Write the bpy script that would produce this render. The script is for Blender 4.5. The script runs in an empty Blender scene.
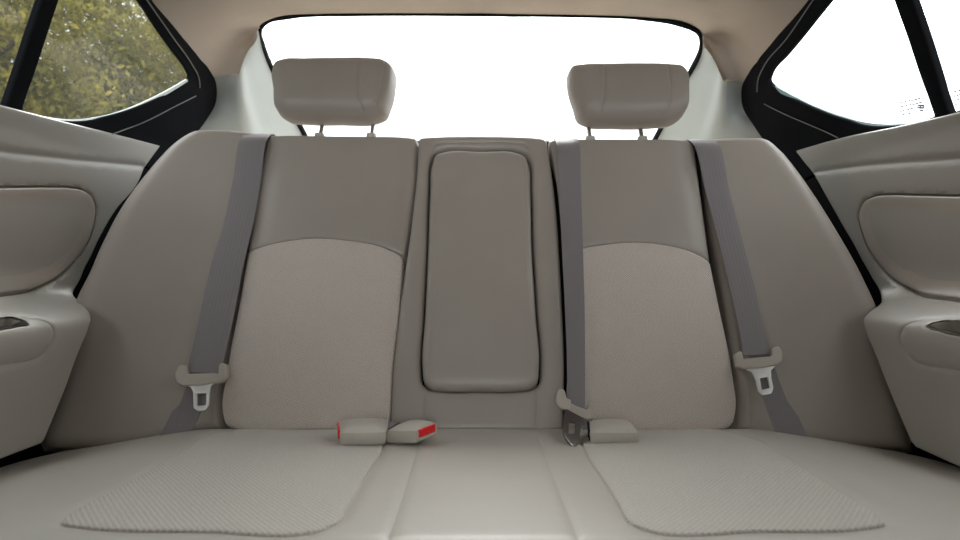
import bpy, bmesh, math, random
import numpy as np
from mathutils import Vector
from mathutils.geometry import delaunay_2d_cdt

# ---------------------------------------------------------------- camera, sky, exposure
scene = bpy.context.scene
COL = scene.collection
F = 550.0                      # focal length in pixels of the 960 px frame
Z0 = 0.95                      # camera height above the ground outside
cam_data = bpy.data.cameras.new('camera'); cam = bpy.data.objects.new('camera', cam_data); COL.objects.link(cam)
cam.location = (0, 0, Z0); cam.rotation_euler = (math.pi/2, 0, 0)
cam_data.sensor_width = 36; cam_data.lens = 36*F/960; cam_data.clip_start = 0.01; cam_data.clip_end = 500
cam_data.dof.use_dof = True; cam_data.dof.focus_distance = 0.85; cam_data.dof.aperture_fstop = 6.3
scene.camera = cam
world = bpy.data.worlds.new('world'); scene.world = world; world.use_nodes = True
wn = world.node_tree.nodes; wl = world.node_tree.links
bg = wn['Background']
# hazy white sky: brighter overhead and behind the car, dimmer low down and off its front corners
tc = wn.new('ShaderNodeTexCoord'); sp = wn.new('ShaderNodeSeparateXYZ'); wl.new(tc.outputs['Generated'], sp.inputs[0])
def wmap(sock, pts):
    r = wn.new('ShaderNodeMapRange'); r.inputs['From Min'].default_value = -1; wl.new(sock, r.inputs['Value'])
    c = wn.new('ShaderNodeFloatCurve'); cv = c.mapping.curves[0]; mx = max(p[1] for p in pts)
    for k, (x, y) in enumerate(pts):
        if k < 2: cv.points[k].location = ((x+1)/2, y/mx)
        else: cv.points.new((x+1)/2, y/mx)
    c.mapping.update(); wl.new(r.outputs[0], c.inputs['Value'])
    m = wn.new('ShaderNodeMath'); m.operation = 'MULTIPLY'; m.inputs[1].default_value = mx; wl.new(c.outputs[0], m.inputs[0])
    return m.outputs[0]
SKY_Z = [(-1, .6), (0, 1.5), (.25, 2.0), (.5, 4.4), (1, 6)]
SKY_Y = [(-1, 13.0), (-.94, 4.2), (-.8, .25), (-.3, .3), (.2, 1), (1, 1.15)]  # front corners dimmed and bright spot dead ahead added to light the bench
SKY_X = [(-1, .82), (0, 1.0), (1, 1.2)]
a_ = wn.new('ShaderNodeMath'); a_.operation = 'MULTIPLY'; wl.new(wmap(sp.outputs['Z'], SKY_Z), a_.inputs[0]); wl.new(wmap(sp.outputs['Y'], SKY_Y), a_.inputs[1])
b_ = wn.new('ShaderNodeMath'); b_.operation = 'MULTIPLY'; wl.new(a_.outputs[0], b_.inputs[0]); wl.new(wmap(sp.outputs['X'], SKY_X), b_.inputs[1])
wl.new(b_.outputs[0], bg.inputs['Strength']); bg.inputs['Color'].default_value = (.95, .98, 1.0, 1)
sun_data = bpy.data.lights.new('hazy_sun', 'SUN'); sun = bpy.data.objects.new('hazy_sun', sun_data); COL.objects.link(sun)
sun_data.energy = 3.5; sun_data.angle = math.radians(22); sun_data.color = (1, .98, .95)
sun.rotation_euler = (math.radians(-47), 0, 0)      # behind the car, shining in through the rear window
scene.view_settings.view_transform = 'Standard'; scene.view_settings.look = 'None'
scene.view_settings.gamma = 1; scene.view_settings.use_curve_mapping = False
scene.view_settings.exposure = 0.0

# ---------------------------------------------------------------- materials
def s2l(c): return tuple((v/12.92 if v <= .04045 else ((v+.055)/1.055)**2.4) for v in [x/255 for x in c])
def principled(name, rgb, rough=.5, metal=0., spec=.5):
    m = bpy.data.materials.new(name); m.use_nodes = True
    b = m.node_tree.nodes['Principled BSDF']
    b.inputs['Base Color'].default_value = (*s2l(rgb), 1); b.inputs['Roughness'].default_value = rough
    b.inputs['Metallic'].default_value = metal; b.inputs['Specular IOR Level'].default_value = spec
    return m, m.node_tree.nodes, m.node_tree.links, b
def grain(name, rgb, rough=.5, scale=900, bump=.15, dist=.0004, var=.06, spec=.5, lscale=9):
    """solid colour with fine grain relief and faint large-scale mottling"""
    m, n, l, b = principled(name, rgb, rough, 0, spec)
    t = n.new('ShaderNodeTexCoord')
    v = n.new('ShaderNodeTexVoronoi'); v.inputs['Scale'].default_value = scale; l.new(t.outputs['Object'], v.inputs['Vector'])
    bp = n.new('ShaderNodeBump'); bp.inputs['Strength'].default_value = bump; bp.inputs['Distance'].default_value = dist
    l.new(v.outputs['Distance'], bp.inputs['Height']); l.new(bp.outputs[0], b.inputs['Normal'])
    no = n.new('ShaderNodeTexNoise'); no.inputs['Scale'].default_value = lscale; no.inputs['Detail'].default_value = 3
    l.new(t.outputs['Object'], no.inputs['Vector'])
    cr = n.new('ShaderNodeValToRGB'); c = s2l(rgb)
    cr.color_ramp.elements[0].position = .3; cr.color_ramp.elements[0].color = (*[x*(1-var) for x in c], 1)
    cr.color_ramp.elements[1].position = .7; cr.color_ramp.elements[1].color = (*[min(1, x*(1+var)) for x in c], 1)
    l.new(no.outputs['Fac'], cr.inputs[0]); l.new(cr.outputs[0], b.inputs['Base Color'])
    return m
def knit(name, rgb, axes=(0, 2), pitch=(.0034, .0028), depth=.0009, contrast=.16, stagger=True):
    """knitted mesh cloth: rows of little loops"""
    m, n, l, b = principled(name, rgb, .85, 0, .2)
    t = n.new('ShaderNodeTexCoord'); s = n.new('ShaderNodeSeparateXYZ'); l.new(t.outputs['Object'], s.inputs[0])
    def math_(op, a, bb=None):
        q = n.new('ShaderNodeMath'); q.operation = op
        for i, v in enumerate([a, bb]):
            if v is None: continue
            if isinstance(v, (int, float)): q.inputs[i].default_value = v
            else: l.new(v, q.inputs[i])
        return q.outputs[0]
    nz = n.new('ShaderNodeTexNoise'); nz.inputs['Scale'].default_value = 240; nz.inputs['Detail'].default_value = 2
    l.new(t.outputs['Object'], nz.inputs['Vector'])
    jit = math_('MULTIPLY', nz.outputs['Fac'], 5.0)
    a = math_('ADD', math_('MULTIPLY', s.outputs[axes[0]], 2*math.pi/pitch[0]), jit)
    c = math_('MULTIPLY', s.outputs[axes[1]], 2*math.pi/pitch[1])
    if stagger:
        h = math_('MULTIPLY', math_('ADD', math_('SINE', math_('ADD', a, c)), math_('SINE', math_('SUBTRACT', a, c))), .5)
    else:
        h = math_('ADD', math_('MULTIPLY', math_('SINE', a), .5), math_('MULTIPLY', math_('SINE', c), .5))
    h = math_('ADD', math_('MULTIPLY', h, .5), .5)
    bp = n.new('ShaderNodeBump'); bp.inputs['Strength'].default_value = .8; bp.inputs['Distance'].default_value = depth
    l.new(h, bp.inputs['Height']); l.new(bp.outputs[0], b.inputs['Normal'])
    cr = n.new('ShaderNodeValToRGB'); q = s2l(rgb)
    cr.color_ramp.elements[0].color = (*[x*(1-contrast*1.6) for x in q], 1)
    cr.color_ramp.elements[1].color = (*[min(1, x*(1+contrast)) for x in q], 1)
    l.new(h, cr.inputs[0]); l.new(cr.outputs[0], b.inputs['Base Color'])
    b.inputs['Sheen Weight'].default_value = .15
    return m
def webbing_mat():
    m, n, l, b = principled('belt_webbing', (136, 130, 133), .55, 0, .4)
    t = n.new('ShaderNodeTexCoord'); w = n.new('ShaderNodeTexWave'); w.wave_type = 'BANDS'; w.bands_direction = 'X'
    w.inputs['Scale'].default_value = 60; w.inputs['Distortion'].default_value = .3
    l.new(t.outputs['Object'], w.inputs['Vector'])
    bp = n.new('ShaderNodeBump'); bp.inputs['Strength'].default_value = .25; bp.inputs['Distance'].default_value = .0006
    l.new(w.outputs['Fac'], bp.inputs['Height']); l.new(bp.outputs[0], b.inputs['Normal'])
    return m
def glass_mat(name, tint=(.97, .98, .98), refl=.03, haze=0.0):
    m = bpy.data.materials.new(name); m.use_nodes = True; n = m.node_tree.nodes; l = m.node_tree.links
    n.remove(n['Principled BSDF']); out = n['Material Output']
    tr = n.new('ShaderNodeBsdfTransparent'); tr.inputs[0].default_value = (*tint, 1)
    gl = n.new('ShaderNodeBsdfGlossy'); gl.inputs['Roughness'].default_value = .02
    mx = n.new('ShaderNodeMixShader'); mx.inputs[0].default_value = refl; l.new(tr.outputs[0], mx.inputs[1]); l.new(gl.outputs[0], mx.inputs[2])
    if haze > 0:
        tl = n.new('ShaderNodeBsdfTranslucent'); tl.inputs[0].default_value = (.9, .95, 1, 1)
        m2 = n.new('ShaderNodeMixShader'); m2.inputs[0].default_value = haze
        l.new(mx.outputs[0], m2.inputs[1]); l.new(tl.outputs[0], m2.inputs[2]); l.new(m2.outputs[0], out.inputs[0])
    else: l.new(mx.outputs[0], out.inputs[0])
    return m

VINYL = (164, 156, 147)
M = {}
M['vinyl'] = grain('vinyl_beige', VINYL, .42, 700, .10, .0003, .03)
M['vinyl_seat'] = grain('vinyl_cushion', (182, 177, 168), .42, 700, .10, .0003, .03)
M['knit_back'] = knit('knit_cloth_backrest', (216, 205, 196), (0, 2), (.0042, .0036), .0010, .17)
M['knit_seat'] = knit('knit_cloth_cushion', (194, 189, 179), (0, 1), (.0052, .0058), .0009, .11, True)
M['headliner'] = grain('headliner_felt', (188, 177, 165), .95, 1500, .3, .0005, .05, .1)
M['pillar'] = grain('pillar_plastic', (162, 167, 163), .55, 800, .10, .0003, .02)
M['door'] = grain('door_plastic', (174, 169, 161), .42, 800, .12, .0003, .02)
M['door_vinyl'] = grain('door_insert_vinyl', (182, 173, 163), .45, 700, .12, .0003, .03)
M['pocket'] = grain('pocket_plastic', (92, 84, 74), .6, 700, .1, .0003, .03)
M['black'] = grain('black_plastic', (30, 31, 34), .8, 700, .10, .0003, .02, .02)
M['rubber'] = grain('black_rubber', (10, 10, 11), .8, 600, .10, .0003, .02, .03)
M['greyrub'] = principled('grey_sealing_lip', (120, 122, 122), .35)[0]
M['ledge'] = principled('bright_reflection_ledge', (205, 212, 205), .4)[0]  # bright reflections along the edge are put into this pale colour
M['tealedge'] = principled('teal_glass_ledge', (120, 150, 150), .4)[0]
M['web'] = webbing_mat()
M['grip'] = grain('tongue_plastic', (188, 179, 168), .4, 600, .08, .0003, .02)
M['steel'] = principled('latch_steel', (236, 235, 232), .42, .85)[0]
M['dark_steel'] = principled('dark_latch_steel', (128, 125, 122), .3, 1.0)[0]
M['buckle'] = grain('buckle_plastic', (188, 182, 171), .45, 600, .08, .0003, .02)
M['red'] = principled('red_button', (232, 10, 26), .35)[0]
M['chrome'] = principled('chrome_post', (205, 205, 205), .25, 1.0)[0]
M['darkback'] = grain('dark_felt', (30, 28, 27), .9, 400, .2, .0005, .05, .1)
M['glass'] = glass_mat('window_glass')
M['glass_hazy'] = glass_mat('window_glass_hazy', (.95, .97, .97), .03, .012)  # slight milky haze mixed into the left door panes
M['ink'] = principled('etched_grey_marking', (120, 126, 150), .7)[0]
M['wire'] = principled('heater_wire', (120, 90, 80), .6)[0]
M['carpet'] = grain('carpet_grey', (70, 66, 60), .95, 500, .4, .001, .1, .1)
M['asphalt'] = grain('asphalt', (110, 110, 108), .9, 60, .4, .01, .1, .2, 1)
M['bark'] = grain('bark', (80, 66, 50), .9, 40, .6, .02, .2, .2)
def leaf_mat():
    m = bpy.data.materials.new('leaves'); m.use_nodes = True; n = m.node_tree.nodes; l = m.node_tree.links
    b = n['Principled BSDF']; b.inputs['Roughness'].default_value = .8; b.inputs['Specular IOR Level'].default_value = .1
    t = n.new('ShaderNodeTexCoord'); no = n.new('ShaderNodeTexNoise'); no.inputs['Scale'].default_value = 1.3; no.inputs['Detail'].default_value = 6
    no.inputs['Roughness'].default_value = .75
    l.new(t.outputs['Object'], no.inputs['Vector']); cr = n.new('ShaderNodeValToRGB'); e = cr.color_ramp.elements
    e[0].position = .33; e[0].color = (*s2l((70, 68, 32)), 1); e[1].position = .68; e[1].color = (*s2l((186, 168, 78)), 1)
    k = e.new(.5); k.color = (*s2l((122, 115, 52)), 1)
    l.new(no.outputs['Fac'], cr.inputs[0]); l.new(cr.outputs[0], b.inputs['Base Color'])
    tl = n.new('ShaderNodeBsdfTranslucent'); l.new(cr.outputs[0], tl.inputs[0])
    mx = n.new('ShaderNodeMixShader'); mx.inputs[0].default_value = .35
    l.new(b.outputs[0], mx.inputs[1]); l.new(tl.outputs[0], mx.inputs[2]); l.new(mx.outputs[0], n['Material Output'].inputs[0])
    return m
M['leaf'] = leaf_mat()

# ---------------------------------------------------------------- object helpers
def tag(o, label=None, cat=None, group=None, kind=None):
    if label: o['label'] = label
    if cat: o['category'] = cat
    if group: o['group'] = group
    if kind: o['kind'] = kind
    return o
def thing(name, loc, label=None, cat=None, group=None, kind=None):
    """an Empty at a thing's base; loc is measured from the camera like every other point here"""
    o = bpy.data.objects.new(name, None); COL.objects.link(o); o.empty_display_size = .05
    o.location = (loc[0], loc[1], loc[2]+Z0); o['_org'] = (loc[0], loc[1], loc[2])
    return tag(o, label, cat, group, kind)
def origin(o):
    return np.array(o['_org']) if o is not None else np.zeros(3)
def mk(name, V, Fc, mat, parent=None, smooth=True, org=None, sharp=40):
    V = np.asarray(V, float)
    if parent is not None: og = origin(parent)
    elif org is not None: og = np.array(org)
    else: og = np.array([(V[:, 0].min()+V[:, 0].max())/2, (V[:, 1].min()+V[:, 1].max())/2, V[:, 2].min()])
    me = bpy.data.meshes.new(name); me.from_pydata((V-og).tolist(), [], [list(map(int, f)) for f in Fc]); me.update()
    bm = bmesh.new(); bm.from_mesh(me); bmesh.ops.recalc_face_normals(bm, faces=bm.faces); bm.to_mesh(me); bm.free()
    if smooth:
        me.polygons.foreach_set('use_smooth', [True]*len(me.polygons))
        me.set_sharp_from_angle(angle=math.radians(sharp))
    me.materials.append(mat)
    o = bpy.data.objects.new(name, me); COL.objects.link(o); o['_org'] = tuple(og.tolist())
    if parent is not None: o.parent = parent
    else: o.location = (og[0], og[1], og[2]+Z0)
    return o

# ---------------------------------------------------------------- curves and rays
def spline(pts, closed=True, n=10):
    """smooth curve through points; a third value 1 marks a sharp corner"""
    P = [np.array(p[:2], float) if not isinstance(p, np.ndarray) else p for p in pts]
    S = [len(p) > 2 and p[2] == 1 if not isinstance(p, np.ndarray) else False for p in pts]
    N = len(P); out = []
    def tang(i):
        if S[i]: return None
        if not closed and (i == 0 or i == N-1): return None
        a, b, c = P[(i-1) % N], P[i], P[(i+1) % N]
        d1 = np.linalg.norm(b-a)+1e-9; d2 = np.linalg.norm(c-b)+1e-9
        return ((b-a)/d1*d2+(c-b)/d2*d1)/(d1+d2)
    for i in range(N if closed else N-1):
        a, b = P[i], P[(i+1) % N]; d = np.linalg.norm(b-a)
        ta, tb = tang(i), tang((i+1) % N)
        if ta is None and tb is None: ta = tb = (b-a)/(d+1e-9)
        elif ta is None: ta = 1.5*(b-a)/(d+1e-9)-.5*tb
        elif tb is None: tb = 1.5*(b-a)/(d+1e-9)-.5*ta
        for k in range(n):
            t = k/n
            out.append((2*t**3-3*t**2+1)*a+(t**3-2*t**2+t)*d*ta+(-2*t**3+3*t**2)*b+(t**3-t**2)*d*tb)
    if not closed: out.append(P[-1])
    return np.array(out)
def resample(L, step, closed=True):
    L = np.asarray(L, float)
    if closed: L = np.vstack([L, L[:1]])
    d = np.r_[0, np.cumsum(np.linalg.norm(np.diff(L, axis=0), axis=1))]
    n = max(3 if closed else 1, int(round(d[-1]/step)))
    s = np.linspace(0, d[-1], n+1)
    R = np.stack([np.interp(s, d, L[:, k]) for k in range(L.shape[1])], 1)
    return R[:-1] if closed else R
def ray(px, py): return np.array([(px-480)/F, 1.0, (270-py)/F])
DS = np.linspace(.25, 2.3, 1400)
def cast(px, py, G, h=0):
    """first point along the pixel's ray where G (positive in front of the surface) changes sign"""
    r = ray(px, py); P = DS[:, None]*r[None, :]
    g = G(P[:, 0], P[:, 1], P[:, 2])-h
    k = np.where((g[:-1] > 0) & (g[1:] <= 0))[0]
    if len(k) == 0: k = [int(np.argmin(np.abs(g[:-1])))]
    k = k[0]; t = g[k]/(g[k]-g[k+1]+1e-12); t = min(max(t, 0), 1)
    return (DS[k]+(DS[k+1]-DS[k])*t)*r

# seat back: depth as a function of width and height
SL = .516
CA = 1/math.sqrt(1+SL*SL)
def f_back(x, z):
    x = np.asarray(x, float); z = np.asarray(z, float)
    ax = np.abs(x)
    y = .82+SL*(z+.233)-2.5*np.clip(ax-.40, 0, None)**2
    y = y-.016*np.exp(-((ax-.265)/.12)**2-((z+.12)/.13)**2)
    y = y+.008*np.exp(-((ax-.135)/.018)**2)+.007*np.exp(-((ax-.405)/.022)**2)
    return y
G_back = lambda x, y, z: (f_back(x, z)-y)*CA
def B_back(u, v): z = v*CA; return np.stack([u, f_back(u, z), z], 1)
def g_seat(x, y):
    ax = np.abs(np.asarray(x, float)); y = np.asarray(y, float)
    s = np.clip((ax-.38)/.20, 0, 1); s = s*s*(3-2*s)
    z = -.237+.039*(.83-y)/.43-.016*s
    z = z-3.0*np.clip(.42-y, 0, None)**2
    z = z+.006*np.exp(-((ax-.26)/.10)**2-((y-.62)/.12)**2)
    return z
G_seat = lambda x, y, z: z-g_seat(x, y)
def B_seat(u, v): return np.stack([u, v, g_seat(u, v)], 1)
_z = np.linspace(-.6, .7, 2601)
_x = np.interp(_z, [-.6, -.4, -.22, -.09, -.07, -.06, -.05, -.04, -.03, .0, .1, .2, .26, .7],
                   [.60, .575, .553, .545, .550, .565, .600, .640, .652, .658, .664, .664, .655, .50])
_k = np.exp(-np.linspace(-2, 2, 41)**2); _x = np.convolve(np.pad(_x, 20, mode='edge'), _k/_k.sum(), 'valid')
X_side = lambda z: np.interp(z, _z, _x)
def G_side(x, y, z): return X_side(z)-np.abs(x)
def mkB_side(s):
    return lambda u, v: np.stack([s*X_side(v), u, v], 1)
B_side = {-1: mkB_side(-1), 1: mkB_side(1)}
GA, GB = .45, 1.147            # rear glass plane  z + GA*y = GB
G_glass = lambda x, y, z: GB-(z+GA*y)

def base_pt(G, q, h):
    e = 1e-4; g = lambda d: float(G(q[0]+d[0], q[1]+d[1], q[2]+d[2]))
    n = np.array([g((e, 0, 0))-g((-e, 0, 0)), g((0, e, 0))-g((0, -e, 0)), g((0, 0, e))-g((0, 0, -e))]); n /= np.linalg.norm(n)+1e-12
    return q-n*h
def uv_back(p, h=0):
    q = base_pt(G_back, cast(p[0], p[1], G_back, h), h); return (q[0], q[2]/CA)
def uv_seat(p, h=0):
    q = cast(p[0], p[1], G_seat, h); return (q[0], q[1])
def uv_side(p, h=0):
    q = cast(p[0], p[1], G_side, h); return (q[1], q[2])
def trace(pts, uvf, h=0, closed=True, n=10):
    """pixel points (or ('w',u,v) points given on the surface) -> smooth curve on the surface"""
    Q = []
    for p in pts:
        if p[0] == 'w': Q.append(tuple(p[1:]))
        else: Q.append((*uvf(p, h), *p[2:]))
    return spline(Q, closed, n)

# ---------------------------------------------------------------- upholstered panel builder
def seg_dist(P, L, closed=True):
    A = L if closed else L[:-1]; Bn = np.roll(L, -1, 0) if closed else L[1:]
    D = Bn-A; dd = (D**2).sum(1)+1e-16; best = np.full(len(P), 1e9)
    for i in range(0, len(P), 4000):
        q = P[i:i+4000, None, :]-A[None]
        t = np.clip((q*D[None]).sum(2)/dd, 0, 1)
        r = q-t[..., None]*D[None]
        best[i:i+4000] = np.sqrt((r**2).sum(2).min(1))
    return best
def inside(P, loops):
    c = np.zeros(len(P), bool)
    for L in loops:
        A = L; Bn = np.roll(L, -1, 0)
        for a, b in zip(A, Bn):
            if a[1] == b[1]: continue
            m = (a[1] > P[:, 1]) != (b[1] > P[:, 1])
            xx = (b[0]-a[0])*(P[:, 1]-a[1])/(b[1]-a[1])+a[0]
            c ^= m & (P[:, 0] < xx)
    return c
def panel(name, loops, B, mat, parent, h=0., R=.006, t=.03, res=.008, bulge=None, grooves=(), roundback=False, toward=(0, 0, 0), org=None, sharp=50):
    """a padded slab: rounded edge of radius R, thickness t, laid on base surface B(u,v)"""
    loops = [resample(L, min(res, max(R*1.6, .002)) if R > 0 else res) for L in loops]
    pts = []; 
    def ok(P, dmin):
        if len(P) == 0: return P
        d = np.min([seg_dist(P, L) for L in loops], 0)
        return P[(d >= dmin) & inside(P, loops)]
    offs = [R*(1-math.cos(a)) for a in (math.radians(30), math.radians(60), math.radians(90))] if R > 0 else []
    if R > 0: offs[0] = R*.14
    rings = []
    for L in loops:
        T = np.roll(L, -1, 0)-np.roll(L, 1, 0); T /= np.linalg.norm(T, axis=1)[:, None]+1e-12
        Nn = np.stack([-T[:, 1], T[:, 0]], 1)
        for sgn in (1, -1):
            for o in offs:
                rings.append(ok(L+sgn*Nn*o, o*.92))
    gp = []
    for (gl, gd, gw) in grooves:
        g = resample(gl, max(gw, .003), False)
        T = np.gradient(g, axis=0); T /= np.linalg.norm(T, axis=1)[:, None]+1e-12; Nn = np.stack([-T[:, 1], T[:, 0]], 1)
        for o in (0, gw*.6, -gw*.6, gw*1.5, -gw*1.5): gp.append(g+o*Nn)
    gp = ok(np.vstack(gp), R*.3+.0005) if gp else np.zeros((0, 2))
    lo = loops[0].min(0); hi = loops[0].max(0)
    xs = np.arange(lo[0], hi[0], res); ys = np.arange(lo[1], hi[1], res*.87)
    gx, gy = np.meshgrid(xs, ys); gx = gx+(np.arange(len(ys)) % 2)[:, None]*res*.5
    grid = ok(np.stack([gx.ravel(), gy.ravel()], 1), R+res*.4)
    for (gl, gd, gw) in grooves:
        if len(grid): grid = grid[seg_dist(grid, np.asarray(gl), False) > gw*1.5+res*.4]
    nb = sum(len(L) for L in loops)
    P = np.vstack([*loops, *[r for r in rings if len(r)], gp, grid])
    key = np.round(P/1e-5).astype(np.int64); _, idx = np.unique(key, axis=0, return_index=True)
    keep = np.zeros(len(P), bool); keep[idx] = True; keep[:nb] = True; P = P[keep]
    ed = []; k = 0
    for L in loops:
        for i in range(len(L)): ed.append((k+i, k+(i+1) % len(L)))
        k += len(L)
    r = delaunay_2d_cdt([Vector((p[0], p[1])) for p in P], ed, [], 0, 1e-6)
    V2 = np.array([[v.x, v.y] for v in r[0]]); T = np.array([f for f in r[2] if len(f) == 3])
    T = T[inside(V2[T].mean(1), loops)]
    used = np.unique(T); mp = -np.ones(len(V2), int); mp[used] = np.arange(len(used)); T = mp[T]; V2 = V2[used]
    d = np.min([seg_dist(V2, L) for L in loops], 0); d[d < 1e-5] = 0
    if R > 0:
        q = np.clip(R-d, 0, R); e = -(R-np.sqrt(np.maximum(R*R-q*q, 0)))
    else: e = np.zeros(len(d))
    H = h+e
    if bulge is not None: H = H+bulge(V2[:, 0], V2[:, 1], d)
    for (gl, gd, gw) in grooves: H = H-gd*np.exp(-(seg_dist(V2, np.asarray(gl), False)/gw)**2)
    base = B(V2[:, 0], V2[:, 1]); eps = 1e-3
    du = B(V2[:, 0]+eps, V2[:, 1])-B(V2[:, 0]-eps, V2[:, 1]); dv = B(V2[:, 0], V2[:, 1]+eps)-B(V2[:, 0], V2[:, 1]-eps)
    Nn = np.cross(du, dv); Nn /= np.linalg.norm(Nn, axis=1)[:, None]
    sgn = np.sign((Nn*(np.array(toward)-base)).sum(1)); Nn *= (np.sign(sgn.sum()) or 1)
    Hb = h-t-(e if roundback else 0)
    Vf = base+Nn*H[:, None]; Vb = base+Nn*(Hb if np.ndim(Hb) else np.full(len(H), Hb))[:, None]
    n = len(V2); faces = [tuple(x) for x in T]+[(a+n, c+n, b+n) for a, b, c in T]
    cnt = {}
    for a, b, c in T:
        for x, y in ((a, b), (b, c), (c, a)): cnt[(x, y)] = cnt.get((x, y), 0)+1
    for (x, y) in cnt:
        if (y, x) not in cnt: faces.append((x, x+n, y+n, y))
    return mk(name, np.vstack([Vf, Vb]), faces, mat, parent, org=org, sharp=sharp)

def tube(name, pts, r, mat, parent=None, seg=8, org=None, closed=False, flat=1.0):
    P = np.asarray(pts, float); n = len(P); V = []; Fc = []
    T = np.gradient(P, axis=0) if not closed else np.roll(P, -1, 0)-np.roll(P, 1, 0)
    T /= np.linalg.norm(T, axis=1)[:, None]+1e-12; ref = np.array([.13, .21, .97])
    for i in range(n):
        a = np.cross(T[i], ref); a /= np.linalg.norm(a)+1e-12; b = np.cross(T[i], a)
        rr = r[i] if np.ndim(r) else r
        for k in range(seg):
            th = 2*math.pi*k/seg; V.append(P[i]+rr*(math.cos(th)*a+flat*math.sin(th)*b))
    for i in range(n if closed else n-1):
        j = (i+1) % n
        for k in range(seg): Fc.append((i*seg+k, i*seg+(k+1) % seg, j*seg+(k+1) % seg, j*seg+k))
    if not closed: Fc += [tuple(range(seg)), tuple(range((n-1)*seg, n*seg))]
    return mk(name, V, Fc, mat, parent, org=org)
def sheet(name, G, mat, parent=None, t=.004, org=None, openlast=False, raw=False):
    """grid of points (rows x cols x 3) turned into a sheet with real thickness, grown away from the cabin centre"""
    G = np.asarray(G, float); nr, nc = G.shape[:2]
    du = np.gradient(G, axis=1); dv = np.gradient(G, axis=0); N = np.cross(du, dv); N /= np.linalg.norm(N, axis=2)[..., None]+1e-12
    cen = np.array([0, .6, 0.]); sg = np.sign((N*(G-cen)).sum(2)); N = N*(np.sign(sg.sum()) or 1)
    V = np.vstack([G.reshape(-1, 3), (G+N*t).reshape(-1, 3)]); m = nr*nc; Fc = []
    for i in range(nr-1):
        for j in range(nc-1):
            a, b, c, d = i*nc+j, i*nc+j+1, (i+1)*nc+j+1, (i+1)*nc+j
            Fc += [(a, b, c, d), (a+m, d+m, c+m, b+m)]
    bd = [i for i in range(nc)]+[i*nc+nc-1 for i in range(1, nr)]+[(nr-1)*nc+i for i in range(nc-2, -1, -1)]+[i*nc for i in range(nr-2, 0, -1)]
    for a, b in zip(bd, bd[1:]+bd[:1]):
        if openlast and a % nc == nc-1 and b % nc == nc-1: continue
        Fc.append((a, b, b+m, a+m))
    if raw: return V, Fc
    return mk(name, V, Fc, mat, parent, org=org, sharp=60)
def solid(name, corners, mat, parent=None, bevel=.004, seg=3, org=None, cuts=0, crown=0.):
    """hexahedron from 8 corners (bottom 4 then top 4, same order), bevelled"""
    bm = bmesh.new(); vs = [bm.verts.new(c) for c in corners]
    for f in ((0, 3, 2, 1), (4, 5, 6, 7), (0, 1, 5, 4), (1, 2, 6, 5), (2, 3, 7, 6), (3, 0, 4, 7)): bm.faces.new([vs[i] for i in f])
    bmesh.ops.recalc_face_normals(bm, faces=bm.faces)
    if bevel: bmesh.ops.bevel(bm, geom=list(bm.edges)+list(bm.verts), offset=bevel, segments=seg, profile=.5, affect='EDGES')
    V = np.array([v.co[:] for v in bm.verts]); bm.verts.index_update(); Fc = [[v.index for v in f.verts] for f in bm.faces]; bm.free()
    return mk(name, V, Fc, mat, parent, org=org, sharp=60)
def box(name, lo, hi, mat, parent=None, bevel=.004, org=None):
    (a, b, c), (d, e, f) = lo, hi
    return solid(name, [(a, b, c), (d, b, c), (d, e, c), (a, e, c), (a, b, f), (d, b, f), (d, e, f), (a, e, f)], mat, parent, bevel, 2, org)

# ================================================================ SETTING
tag(box('ground', (-40, -30, -Z0-.1), (40, 60, -Z0), M['asphalt'], None, 0), kind='structure')
tag(box('floor', (-.72, -1.55, -.62), (.72, 1.3, -.58), M['carpet'], None, 0), kind='structure')
for s, nm in ((-1, 'wall_left'), (1, 'wall_right')):       # inner body side behind the seat bolster
    lp = spline([(-1.55, -.58, 1), (2.0, -.58, 1), (2.0, .22, 1), (1.30, .27, 1), (1.13, .215, 1), (.9, .19, 1), (-1.55, .15, 1)])
    panel(nm, [lp], (lambda s: lambda u, v: np.stack([np.full(len(u), s*.705), u, v], 1))(s), M['rubber'], None, R=0, t=.02, res=.12)['kind'] = 'structure'
tag(box('wall_front', (-.70, -1.55, -.58), (.70, -1.50, .08), M['darkback'], None, 0), kind='structure')
tag(box('wall_back', (-.70, 1.27, -.58), (.70, 1.29, .19), M['darkback'], None, 0), kind='structure')
tag(box('trim_1', (-.60, 1.20, .205), (.60, 2.05, .225), M['headliner'], None, .003), kind='structure')   # parcel shelf

def glassP(px, py, off=0): return cast(px, py, G_glass, off)
def interp_rows(rows, n):
    """rows: list of control polylines of equal length, each smoothed along the row direction"""
    R = np.asarray(rows, float); out = []
    for j in range(R.shape[1]): out.append(spline([R[i, j] for i in range(len(R))], False, n))
    return np.stack(out, 1)
def sideP(px, py, h=-.006): return cast(px, py, G_side, h)

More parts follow.
